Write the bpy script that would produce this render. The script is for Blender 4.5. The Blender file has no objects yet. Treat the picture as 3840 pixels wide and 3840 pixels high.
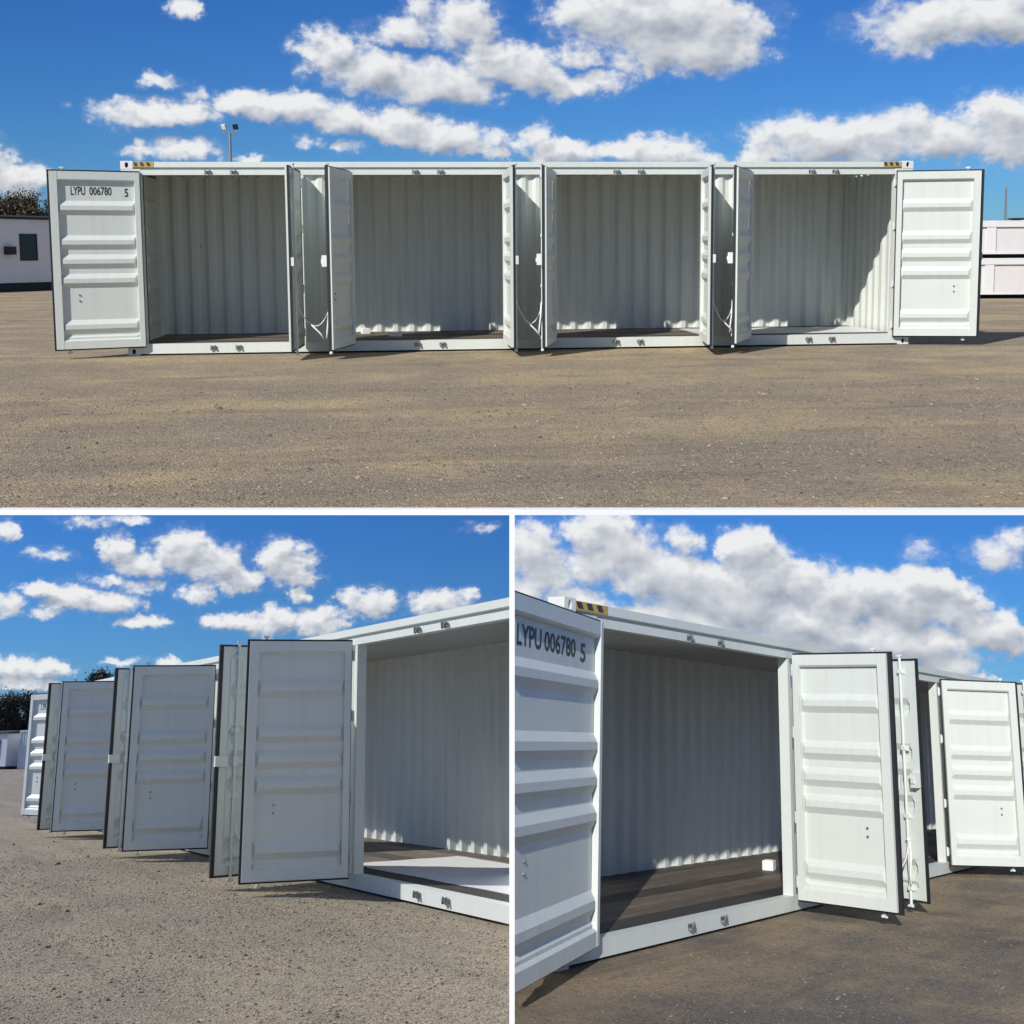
import bpy, bmesh, math, random
import numpy as np
from mathutils import Matrix, Vector

# The photograph is a collage of three views of one yard, taken facing three ways.
# Three life-size yards stand round the viewer: an upper yard on a platform and, below
# its added white border strip, two lower yards parted by an added white divider.
R = math.radians
scn = bpy.context.scene

# ------------------------------------------------------------------ camera
CAM = Matrix([[0.995313, 0.017777, -0.095061, 3.989154],
    [-0.096444, 0.109731, -0.989271, -18.94558],
    [-0.007155, 0.993802, 0.110932, 1.513196],
    [0.0, 0.0, 0.0, 1.0]])
S2 = Matrix([[0.434927, 0.900097, 0.025743, -3.4387],
    [-0.838358, 0.394331, 0.376376, 7.390964],
    [0.328623, -0.185278, 0.926109, -10.731922],
    [0.0, 0.0, 0.0, 1.0]])
S3 = Matrix([[0.64146, -0.76341, 0.075729, 5.153109],
    [0.694244, 0.619662, 0.366121, -10.02851],
    [-0.326427, -0.182277, 0.927481, -4.050415],
    [0.0, 0.0, 0.0, 1.0]])
S1 = Matrix.Identity(4)
EYE = CAM.translation.copy()
RIGHT, UP, BACK = (CAM.to_3x3().col[i].copy() for i in range(3))
cd = bpy.data.cameras.new('camera'); co = bpy.data.objects.new('camera', cd)
scn.collection.objects.link(co)
co.matrix_world = CAM
cd.sensor_width = 36; cd.lens = 36 * 1.2; cd.shift_y = -0.12
cd.clip_start = 0.1; cd.clip_end = 2000
scn.camera = co
scn.render.resolution_x = scn.render.resolution_y = 1024

def new_coll(n):
    c = bpy.data.collections.new(n); scn.collection.children.link(c); return c
YARD = {1: new_coll('upper_yard'), 2: new_coll('lower_yard_west'), 3: new_coll('lower_yard_east')}
SKIES = new_coll('skies')
SETM = {1: S1, 2: S2, 3: S3}
STRETCH = {1: 1.0, 2: 1.65, 3: 1.8}

# ------------------------------------------------------------------ exposure
vs = scn.view_settings
vs.view_transform = 'Standard'; vs.look = 'None'; vs.gamma = 1; vs.use_curve_mapping = False
vs.exposure = -0.10

# ------------------------------------------------------------------ node helpers
def nd(nt, t, **kw):
    n = nt.nodes.new(t)
    for k, v in kw.items():
        if k == 'inp':
            for i, x in v.items(): n.inputs[i].default_value = x
        else: setattr(n, k, v)
    return n
def mth(nt, op, a, b=None, c=None, clamp=False):
    n = nt.nodes.new('ShaderNodeMath'); n.operation = op; n.use_clamp = clamp
    for i, x in enumerate((a, b, c)):
        if x is None: continue
        if isinstance(x, (int, float)): n.inputs[i].default_value = x
        else: nt.links.new(x, n.inputs[i])
    return n.outputs[0]
def vmt(nt, op, a, b=None, c=None, out=0):
    n = nt.nodes.new('ShaderNodeVectorMath'); n.operation = op
    for i, x in enumerate((a, b, c)):
        if x is None: continue
        if isinstance(x, (tuple, list)): n.inputs[i].default_value = x
        else: nt.links.new(x, n.inputs[i])
    return n.outputs[out]
def mixc(nt, f, a, b, blend='MIX'):
    n = nt.nodes.new('ShaderNodeMix'); n.data_type = 'RGBA'; n.blend_type = blend
    for i, x in ((0, f), (6, a), (7, b)):
        if isinstance(x, (int, float)): n.inputs[i].default_value = x
        elif isinstance(x, (tuple, list)): n.inputs[i].default_value = (*x, 1)[:4]
        else: nt.links.new(x, n.inputs[i])
    return n.outputs[2]
def maprange(nt, v, a, b, c=0.0, d=1.0, smooth=False):
    n = nt.nodes.new('ShaderNodeMapRange'); n.interpolation_type = 'SMOOTHSTEP' if smooth else 'LINEAR'
    nt.links.new(v, n.inputs[0])
    for i, x in ((1, a), (2, b), (3, c), (4, d)): n.inputs[i].default_value = x
    return n.outputs[0]
def noise(nt, vec, scale, detail=3, rough=.5, dist=0.0, lac=2.0):
    n = nd(nt, 'ShaderNodeTexNoise')
    n.inputs['Scale'].default_value = scale; n.inputs['Detail'].default_value = detail
    n.inputs['Roughness'].default_value = rough; n.inputs['Distortion'].default_value = dist
    n.inputs['Lacunarity'].default_value = lac
    if vec is not None: nt.links.new(vec, n.inputs['Vector'])
    return n.outputs[0]

# ------------------------------------------------------------------ sky with cumulus clouds
# each cloud puff: azimuth, elevation, half width, half height (degrees), thickness
PUFFS = {
 1: [(-9.1,10.6,0.6,0.4,0.62),(-2.9,9,1.4,0.9,1),(-1,8.2,2.3,1,1),(1.6,7.7,2.9,1,1),(3.5,7.2,1.7,0.7,0.9),(0.7,9.8,1.9,0.6,0.7),(3.1,10.2,1.8,1.1,0.8),(1.9,10.9,1.1,0.6,0.6),(5.4,8.4,2.1,1,1),(7.4,7.6,1.7,0.7,0.9),(9.3,7.6,1.8,0.6,0.8),(8.6,8.8,1.2,0.6,0.7),(8.8,10.6,1.7,0.9,0.8),(12.2,10.2,4.5,1.7,1.1),(13.6,8.9,3.3,1.1,1.1),(15.9,9.6,1.5,1.1,0.8),(12.2,8.3,1.4,0.5,0.7),(24.9,9.7,4,1,1),(22.8,8.9,1.3,0.7,0.7),(27,9.7,1.9,1.1,1),(-10,7.5,0.9,0.4,0.75),(-8.7,7,0.7,0.3,0.5),(-11.3,6.1,1.6,0.6,0.85),(-9.3,6.2,1.7,0.6,0.85),(-12.6,6.2,0.9,0.4,0.6),(-6.7,6.7,1.4,0.5,0.9),(-4.2,6.5,2.6,0.7,1),(-2.3,6,1.4,0.7,0.9),(-3.7,5.1,0.7,0.3,0.55),(-1.8,4.8,0.7,0.3,0.5),(0.6,5.7,2.1,0.8,1),(3,5.1,2.3,0.7,1),(4.7,4.6,1.1,0.4,0.8),(-9.2,4.7,1.8,0.5,0.9),(-10.9,4.4,0.9,0.3,0.6),(-6.3,4.3,0.7,0.2,0.5),(6.6,5.1,0.9,0.6,0.7),(7.9,4.5,1.8,0.6,1),(10.5,4.5,1.4,0.5,0.9),(12.4,4.6,2.1,0.7,1),(14.1,4.2,1.2,0.4,0.8),(16.7,4.2,1.1,0.5,0.9),(18.3,5,2.1,0.9,1),(20.4,4.7,2.5,1.1,1),(22.6,5,2,1.2,1),(24.8,4.7,2.3,1,1),(26.7,5.7,1.6,0.9,1),(27.2,4.5,1.7,1,1),(-16.2,3.1,1.6,0.8,1),(29,4.8,1.8,1.5,1),(-17.6,4.1,1.2,1.1,0.8)],
 2: [(-81.6,8.9,0.5,0.5,0.8),(-79.6,8,0.9,0.3,0.6),(-80.4,8.1,0.4,0.2,0.5),(-78.4,9.4,1,0.3,0.5),(-76.3,9.6,0.7,0.2,0.45),(-77,8.3,0.8,0.7,1),(-75.9,7.7,1.3,0.6,1),(-74,8.2,1.5,1,1.1),(-72.6,7.7,1.3,0.9,1),(-71.6,7,1.1,0.6,0.9),(-69.6,7.9,1.3,1,1),(-68.9,7.2,1,0.6,0.9),(-68.9,6.4,0.5,0.4,0.8),(-73.4,6.4,0.9,0.5,0.85),(-77.3,6.9,0.9,0.3,0.7),(-76,6.6,0.8,0.3,0.7),(-75.2,6.7,0.5,0.3,0.5),(-80,6.4,0.9,0.4,1),(-78.7,6.2,1.3,0.6,1),(-77,5.9,1.3,0.5,1),(-75.6,5.1,1,0.3,0.9),(-79.6,5.5,0.6,0.3,0.6),(-81.3,5.8,0.8,0.5,0.85),(-72.1,5.1,0.9,0.4,0.85),(-70.9,5.1,1.1,0.5,0.95),(-69.9,5.2,0.9,0.7,1),(-68,5.1,1.3,0.7,1),(-66.9,5.3,0.7,0.5,0.7),(-65.6,6,1.2,0.7,0.95),(-66.5,6.2,0.7,0.4,0.6),(-62.7,6,1.3,0.6,0.9),(-61.6,6.2,1,0.4,0.7),(-80.7,3.1,1.2,0.5,1),(-79.4,3.1,1,0.4,1),(-80.2,2.5,1.5,0.3,1),(-76.4,3.4,0.8,0.2,0.7),(-74.5,3.4,0.7,0.2,0.7),(-60.5,9.4,0.7,0.2,0.3)],
 3: [(55.4,8.2,1.4,1.1,0.9),(56.1,7.1,1.7,1,0.9),(55.2,6.1,1,0.7,0.8),(58.8,8.9,1.6,1.1,1),(60.1,8.1,1.7,1.2,1.05),(61.6,7.1,2.1,1.3,1.1),(63.3,6.7,2,1.1,1.1),(62.6,8.5,0.8,0.7,0.7),(65.5,8.1,1.3,1.1,1.1),(66.5,7.2,1.6,1.2,1.1),(65.1,6.1,2.6,1.4,1.2),(67.8,6.7,1.6,1.1,1.1),(69.2,6,1.8,1.3,1.2),(67.4,5,2.5,1.1,1.2),(70.9,6.5,1.2,0.9,1.1),(72,5.7,1.8,1.3,1.2),(73.2,6.4,1.4,1.1,1.1),(73.9,6.7,0.9,0.7,1),(74.5,5.6,1.3,1.1,1.1),(75.6,4.8,1.3,0.9,1.05),(76.5,4.3,1.2,0.7,1),(72.4,4.1,3,0.9,1.1),(74,3.3,1.4,0.6,0.9),(76.4,8.1,1.2,0.7,0.6),(73.1,8,0.7,0.5,0.4),(77,8.6,0.6,0.5,0.5),(75.2,2.7,0.8,0.3,1),(57.8,5.6,1.6,0.7,0.7),(61.1,5.1,1.7,0.8,0.8),(58.4,7.4,1.7,1,0.9),(63.3,5.1,3.1,1.1,1),(69.7,4.4,2.7,0.9,1.15),(66.2,3.8,1.9,0.5,0.7)],
}
NSCALE = {1: .60, 2: .95, 3: .52}
BANDS = {1: ((-22, -6), (-6, 5), (5, 16), (16, 34)), 2: ((-88, -73), (-73, -66), (-66, -52)), 3: ((49, 63), (63, 70), (70, 84))}
TOP_EL = {1: 13.0, 2: 12.5, 3: 12.5}
SUN_AZ = {1: 44.0, 2: 50.0, 3: 66.0}     # degrees west of each yard's facing normal
SUN_EL = {1: 36.6, 2: 33.5, 3: 23.0}
PUFF_GROW = {1: 1.14, 2: 1.14, 3: 1.17}
ROUGHEN = {1: 2.0, 2: 2.0, 3: 1.7}
SKY = .056                                # strength of the sky

def density_group(n, puffs, soft):
    g = bpy.data.node_groups.new('cloud_density', 'ShaderNodeTree')
    g.interface.new_socket('UV', in_out='INPUT', socket_type='NodeSocketVector')
    g.interface.new_socket('D', in_out='OUTPUT', socket_type='NodeSocketFloat')
    gi = g.nodes.new('NodeGroupInput'); go = g.nodes.new('NodeGroupOutput')
    uv = gi.outputs[0]
    wn = nd(g, 'ShaderNodeTexNoise', inp={'Scale': NSCALE[n]*1.9, 'Detail': 3.0, 'Roughness': .6}); g.links.new(uv, wn.inputs['Vector'])
    wa = .9/NSCALE[n]
    raw = uv
    uv = vmt(g, 'MULTIPLY_ADD', wn.outputs['Color'], (1.5*wa, .75*wa, 0), vmt(g, 'ADD', uv, (-.75*wa, -.375*wa, 0)))
    acc = None
    for az, el, ra, re, w in puffs:
        ra *= PUFF_GROW[n]; re *= PUFF_GROW[n]
        q = vmt(g, 'MULTIPLY_ADD', uv, (1/ra, 1/re, 0), (-az/ra, -el/re, 0))
        d = vmt(g, 'DOT_PRODUCT', q, q, out=1)
        v = mth(g, 'MULTIPLY_ADD', d, -w, w)
        acc = v if acc is None else mth(g, 'SMOOTH_MAX', acc, v, .3)
    acc = mth(g, 'MAXIMUM', acc, -1.2)
    p = vmt(g, 'MULTIPLY', raw, (1, 1.5, 1))
    big = noise(g, p, NSCALE[n], 2 if soft else 7, .55)
    s = mth(g, 'MULTIPLY_ADD', big, ROUGHEN[n], -ROUGHEN[n]*.5)
    if not soft:
        fine = noise(g, p, NSCALE[n]*3.3, 3, .6)
        s = mth(g, 'MULTIPLY_ADD', mth(g, 'SUBTRACT', fine, .5), .55, s)
    g.links.new(mth(g, 'ADD', acc, s), go.inputs[0])
    return g

def sky_shader(nt, n, direction, emit):
    """Nishita sky with cumulus, as seen along `direction` in the yard's own axes."""
    sx = nd(nt, 'ShaderNodeTexSky', sky_type='NISHITA', sun_disc=False, sun_elevation=R(SUN_EL[n]),
            sun_rotation=R(180 + SUN_AZ[n]), altitude=200, air_density=1.0, dust_density=.05, ozone_density=3.0)
    if len(sx.inputs): nt.links.new(direction, sx.inputs[0])
    hs = nd(nt, 'ShaderNodeHueSaturation', inp={'Hue': .5, 'Saturation': 1.15, 'Value': 1.0})
    nt.links.new(sx.outputs[0], hs.inputs['Color'])
    blue = vmt(nt, 'MULTIPLY', hs.outputs[0], (.40, .86, 1.58))
    sp = nd(nt, 'ShaderNodeSeparateXYZ'); nt.links.new(direction, sp.inputs[0])
    az = mth(nt, 'MULTIPLY', mth(nt, 'ARCTAN2', sp.outputs[0], sp.outputs[1]), 180/math.pi)
    el = mth(nt, 'MULTIPLY', mth(nt, 'ARCSINE', sp.outputs[2]), 180/math.pi)
    cb = nd(nt, 'ShaderNodeCombineXYZ'); nt.links.new(az, cb.inputs[0]); nt.links.new(el, cb.inputs[1])
    cb.inputs[2].default_value = n * 3.7
    def source(col):
        e = nd(nt, 'ShaderNodeEmission' if emit else 'ShaderNodeBackground'); e.inputs[1].default_value = SKY
        nt.links.new(col, e.inputs[0]); return e.outputs[0]
    def ramp(lit):
        cl = nd(nt, 'ShaderNodeValToRGB'); nt.links.new(lit, cl.inputs[0]); e = cl.color_ramp.elements
        e[0].position = 0; e[0].color = (.36, .40, .48, 1); e[1].position = 1; e[1].color = (.90, .91, .925, 1)
        m = e.new(.45); m.color = (.58, .615, .675, 1)
        return vmt(nt, 'MULTIPLY', cl.outputs[0], (1/SKY,)*3)
    # plain fair-weather cumulus for the rest of the sky
    far = noise(nt, vmt(nt, 'MULTIPLY', direction, (1, 1, 2.6)), 4.2, 4, .55)
    cov = mth(nt, 'MULTIPLY', maprange(nt, far, .47, .61, 0, 1, True), maprange(nt, el, 1.0, 5.0, 0, 1, True))
    col = mixc(nt, cov, blue, tuple(x/SKY for x in (.42, .435, .46)))
    sh = source(col)
    k = {1: .75, 2: .55, 3: .85}[n]
    for lo, hi in BANDS[n]:
        pf = [p for p in PUFFS[n] if p[0]+p[2]*2.2 > lo and p[0]-p[2]*2.2 < hi]
        def dens(g, off):
            u = vmt(nt, 'ADD', cb.outputs[0], off) if off else cb.outputs[0]
            gn = nt.nodes.new('ShaderNodeGroup'); gn.node_tree = g; nt.links.new(u, gn.inputs[0]); return gn.outputs[0]
        soft = density_group(n, pf, True)
        d0 = dens(density_group(n, pf, False), None); d1 = dens(soft, (-.40*k, .85*k, 0))
        mask = maprange(nt, d0, -.14, .74, 0, 1, True)
        mask = mth(nt, 'MAXIMUM', mask, mth(nt, 'MULTIPLY', maprange(nt, d0, -.55, .2, 0, 1, True), .09))
        ds = dens(soft, None)
        lit = mth(nt, 'MULTIPLY_ADD', mth(nt, 'SUBTRACT', ds, d1), .50, .74)
        lit = mth(nt, 'MULTIPLY_ADD', mth(nt, 'SUBTRACT', d0, ds), .16, lit)
        lit = mth(nt, 'SUBTRACT', lit, mth(nt, 'MULTIPLY', maprange(nt, d1, .1, 1.5, 0, 1), .46), clamp=True)
        band = source(mixc(nt, mask, blue, ramp(lit)))
        inside = mth(nt, 'MULTIPLY', mth(nt, 'GREATER_THAN', az, lo), mth(nt, 'LESS_THAN', az, hi))
        inside = mth(nt, 'MULTIPLY', inside, mth(nt, 'LESS_THAN', el, TOP_EL[n]))
        mx = nd(nt, 'ShaderNodeMixShader'); nt.links.new(inside, mx.inputs[0]); nt.links.new(sh, mx.inputs[1]); nt.links.new(band, mx.inputs[2])
        sh = mx.outputs[0]
    return sh

world = bpy.data.worlds.new('World'); scn.world = world; world.use_nodes = True
wt = world.node_tree; wt.nodes.clear()
tc = nd(wt, 'ShaderNodeTexCoord')
wdir = vmt(wt, 'NORMALIZE', tc.outputs['Generated'])
wo = nd(wt, 'ShaderNodeOutputWorld'); wt.links.new(sky_shader(wt, 1, wdir, False), wo.inputs[0])
world.cycles.sampling_method = 'NONE'
scn.cycles.adaptive_threshold = .02
scn.cycles.max_bounces = 6; scn.cycles.diffuse_bounces = 4; scn.cycles.glossy_bounces = 3

# ------------------------------------------------------------------ sun: the one sun, for each yard as it faces
def add_sun(n):
    l = bpy.data.lights.new('sun', 'SUN'); l.energy = {1: 5.0, 2: 5.0, 3: 4.3}[n]; l.angle = R(.53); l.color = (1.0, .965, .905)
    o = bpy.data.objects.new('sun', l); scn.collection.objects.link(o)
    a, e = R(SUN_AZ[n]), R(SUN_EL[n])
    to = SETM[n].to_3x3() @ Vector((-math.sin(a)*math.cos(e), -math.cos(a)*math.cos(e), math.sin(e)))
    o.rotation_mode = 'QUATERNION'; o.rotation_quaternion = to.to_track_quat('Z', 'Y')
    o.location = SETM[n] @ Vector((0, 0, 30))
    o.light_linking.receiver_collection = YARD[n]
    o.light_linking.blocker_collection = YARD[n]
for n in (1, 2, 3): add_sun(n)

# ------------------------------------------------------------------ materials
MATS = {}
def mat(name, fn=None, **kw):
    if name in MATS: return MATS[name]
    m = bpy.data.materials.new(name); m.use_nodes = True; nt = m.node_tree
    b = nt.nodes['Principled BSDF']
    b.inputs['Base Color'].default_value = (*kw.get('col', (.5, .5, .5)), 1)
    b.inputs['Roughness'].default_value = kw.get('rough', .5)
    b.inputs['Metallic'].default_value = kw.get('metal', 0)
    if 'spec' in kw: b.inputs['Specular IOR Level'].default_value = kw['spec']
    if fn: fn(nt, b)
    MATS[name] = m
    return m
def bump(nt, b, h, strength, dist):
    n = nd(nt, 'ShaderNodeBump', inp={'Strength': strength, 'Distance': dist})
    nt.links.new(h, n.inputs['Height']); nt.links.new(n.outputs[0], b.inputs['Normal'])

def paint_fn(col, dirt=.5):
    def fn(nt, b):
        t = nd(nt, 'ShaderNodeTexCoord').outputs['Object']
        oi = nd(nt, 'ShaderNodeObjectInfo')
        st = noise(nt, vmt(nt, 'MULTIPLY', t, (9, 9, .5)), 1.3, 6, .62)       # runs of grime down the sheet
        pt = noise(nt, t, 1.1, 5, .6)
        sc = noise(nt, vmt(nt, 'MULTIPLY', t, (1, 1, .35)), 26, 4, .7)        # scuffs
        f = mth(nt, 'MULTIPLY', maprange(nt, st, .46, .78), maprange(nt, pt, .35, .7))
        c = mixc(nt, mth(nt, 'MULTIPLY', f, .55*dirt), col, (.36, .34, .30))
        c = mixc(nt, mth(nt, 'MULTIPLY', maprange(nt, sc, .66, .74), .38*dirt), c, (.30, .28, .25))
        c = mixc(nt, mth(nt, 'MULTIPLY', maprange(nt, pt, .3, .7), .10), c, (.60, .63, .64))
        ru = noise(nt, t, 7.0, 7, .68)
        c = mixc(nt, mth(nt, 'MULTIPLY', maprange(nt, ru, .70, .735), .8*dirt), c, (.20, .105, .05))
        nt.links.new(c, b.inputs['Base Color'])
        nt.links.new(maprange(nt, pt, .3, .7, .42, .64), b.inputs['Roughness'])
        bump(nt, b, noise(nt, t, 3.0, 3, .5), .4, .012)
    return fn
WHITE = mat('white_container_paint', paint_fn((.662, .70, .652)))
WHITE2 = mat('white_fitting_paint', paint_fn((.72, .745, .715), .7))
INNER = mat('interior_white_paint', paint_fn((.635, .665, .615), 1.0))
ROOF_SHADE = mat('roof_underside_shade_paint', paint_fn((.46, .48, .45), 1.0))  # interior paint darkened: the ceiling's shade put into the colour
RUBBER = mat('black_rubber', col=(.014, .016, .02), rough=.55)
HOLE_SHADE = mat('painted_hole_shade', col=(.006, .006, .007), rough=.9)  # black colour standing in for the shade inside the casting holes
INK = mat('black_lettering', col=(.035, .04, .045), rough=.6)
YELLOW = mat('warning_yellow', lambda nt, b: nt.links.new(mixc(nt, maprange(nt, noise(nt, None, 30, 4), .45, .7), (.52, .34, .08), (.36, .25, .09)), b.inputs['Base Color']), rough=.5)
STEEL = mat('dull_steel', lambda nt, b: nt.links.new(mixc(nt, maprange(nt, noise(nt, None, 18, 4), .4, .7), (.34, .35, .36), (.17, .15, .13)), b.inputs['Base Color']), rough=.45, metal=.6)
ROPE = mat('white_rope', col=(.80, .80, .78), rough=.8)
UNDER = mat('dark_light_block', col=(.03, .03, .032), rough=.8)

def floor_fn(nt, b):
    t = nd(nt, 'ShaderNodeTexCoord').outputs['Object']
    oi = nd(nt, 'ShaderNodeObjectInfo')
    off = vmt(nt, 'ADD', t, None); 
    sv = nd(nt, 'ShaderNodeCombineXYZ'); nt.links.new(mth(nt, 'MULTIPLY', oi.outputs['Random'], 40), sv.inputs[0])
    v = vmt(nt, 'ADD', t, sv.outputs[0])
    gr = noise(nt, vmt(nt, 'MULTIPLY', v, (.9, 22, 1)), 2.2, 6, .65)
    sp = noise(nt, vmt(nt, 'MULTIPLY', v, (.35, 5, 1)), 1.7, 5, .6)
    dust = noise(nt, v, 60, 3, .7)
    c = mixc(nt, maprange(nt, gr, .3, .7), (.06, .053, .047), (.30, .235, .17))
    row = nd(nt, 'ShaderNodeSeparateColor'); nt.links.new(oi.outputs['Color'], row.inputs[0])
    c = mixc(nt, mth(nt, 'MULTIPLY', maprange(nt, sp, .5, .75), .7), c, (.42, .33, .235))
    c = mixc(nt, mth(nt, 'MULTIPLY', row.outputs[0], .88), c, (.028, .028, .031))
    c = mixc(nt, mth(nt, 'MULTIPLY', maprange(nt, dust, .66, .72), .5), c, (.32, .31, .29))
    nt.links.new(c, b.inputs['Base Color']); b.inputs['Roughness'].default_value = .62
    bump(nt, b, gr, .3, .004)
FLOOR = mat('stained_plywood', floor_fn)
SHEET = mat('white_sheet', paint_fn((.74, .75, .74), .5))

def ground_fn(base, dark, ochre, och, coarse):
    def fn(nt, b):
        t = nd(nt, 'ShaderNodeTexCoord').outputs['Object']
        big = noise(nt, vmt(nt, 'MULTIPLY', t, (.35, 1.1, 1)), .55, 6, .6)      # tyre-dragged bands
        mid = noise(nt, t, 1.0, 8, .62)
        sm = noise(nt, t, 34*coarse, 5, .75)
        vo = nd(nt, 'ShaderNodeTexVoronoi', inp={'Scale': 62*coarse, 'Randomness': 1.0}); nt.links.new(t, vo.inputs['Vector'])
        vo2 = nd(nt, 'ShaderNodeTexVoronoi', inp={'Scale': 23*coarse, 'Randomness': 1.0}); nt.links.new(t, vo2.inputs['Vector'])
        c = mixc(nt, maprange(nt, sm, .3, .7), dark, base)
        c = mixc(nt, mth(nt, 'MULTIPLY', maprange(nt, mth(nt, 'MULTIPLY_ADD', mid, .45, mth(nt, 'MULTIPLY', big, .55)), .46, .585), och), c, ochre)
        tint = nd(nt, 'ShaderNodeSeparateColor'); nt.links.new(vo.outputs['Color'], tint.inputs[0])
        c = mixc(nt, mth(nt, 'MULTIPLY', maprange(nt, tint.outputs[0], .2, 1), .55), c, mixc(nt, tint.outputs[1], tuple(x*.45 for x in dark), tuple(min(1, x*1.75) for x in base)))
        t2 = nd(nt, 'ShaderNodeSeparateColor'); nt.links.new(vo2.outputs['Color'], t2.inputs[0])
        c = mixc(nt, mth(nt, 'MULTIPLY', maprange(nt, t2.outputs[0], .75, 1), .4), c, tuple(x*.5 for x in dark))
        tr = noise(nt, vmt(nt, 'MULTIPLY', t, (.07, 1.5, 1)), 1.3, 5, .62)      # wheel-worn streaks along the yard
        c = mixc(nt, mth(nt, 'MULTIPLY', maprange(nt, tr, .52, .68), .45), c, tuple(x*.95 for x in dark))
        c = mixc(nt, mth(nt, 'MULTIPLY', maprange(nt, tr, .46, .34), .18), c, ochre)
        dk = maprange(nt, noise(nt, vmt(nt, 'MULTIPLY', t, (.35, 1.6, 1)), .7, 5, .6), .60, .72)
        c = mixc(nt, mth(nt, 'MULTIPLY', dk, .5), c, tuple(x*.62 for x in dark))
        nt.links.new(c, b.inputs['Base Color']); b.inputs['Roughness'].default_value = .92
        b.inputs['Specular IOR Level'].default_value = .2
        h = mth(nt, 'ADD', mth(nt, 'MULTIPLY', vo.outputs['Distance'], -.7), mth(nt, 'MULTIPLY', sm, 1.2))
        h = mth(nt, 'ADD', h, mth(nt, 'MULTIPLY', mid, 1.5))
        bump(nt, b, h, .9, .016)
    return fn
GROUND = {1: mat('gravel_front', ground_fn((.39, .325, .235), (.235, .196, .142), (.55, .42, .235), .8, 1.0)),
          2: mat('gravel_coarse', ground_fn((.37, .32, .245), (.185, .16, .122), (.43, .35, .225), .5, 1.0)),
          3: mat('gravel_packed', ground_fn((.262, .22, .17), (.155, .131, .103), (.47, .345, .19), .8, 1.25))}

def stone_fn(nt, b):
    t = nd(nt, 'ShaderNodeTexCoord').outputs['Object']
    gi = nd(nt, 'ShaderNodeNewGeometry')
    r = gi.outputs['Random Per Island']
    c = nd(nt, 'ShaderNodeValToRGB'); nt.links.new(r, c.inputs[0])
    e = c.color_ramp.elements
    e[0].color = (.10, .085, .07, 1); e[1].color = (.40, .345, .27, 1)
    k = e.new(.45); k.color = (.27, .228, .17, 1); k = e.new(.8); k.color = (.35, .285, .20, 1)
    nt.links.new(c.outputs[0], b.inputs['Base Color']); b.inputs['Roughness'].default_value = .9
STONE = mat('gravel_stone', stone_fn)

def leaf_fn(a, c2):
    def fn(nt, b):
        r = nd(nt, 'ShaderNodeNewGeometry').outputs['Random Per Island']
        nt.links.new(mixc(nt, r, a, c2), b.inputs['Base Color']); b.inputs['Roughness'].default_value = .6
    return fn
LEAF = mat('eucalypt_leaf', leaf_fn((.028, .036, .018), (.075, .070, .036)))
LEAF2 = mat('brown_leaf', leaf_fn((.04, .036, .021), (.09, .068, .037)))
BARK = mat('bark', lambda nt, b: nt.links.new(mixc(nt, noise(nt, None, 9, 5), (.10, .08, .06), (.22, .19, .16)), b.inputs['Base Color']), rough=.9)

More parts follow.
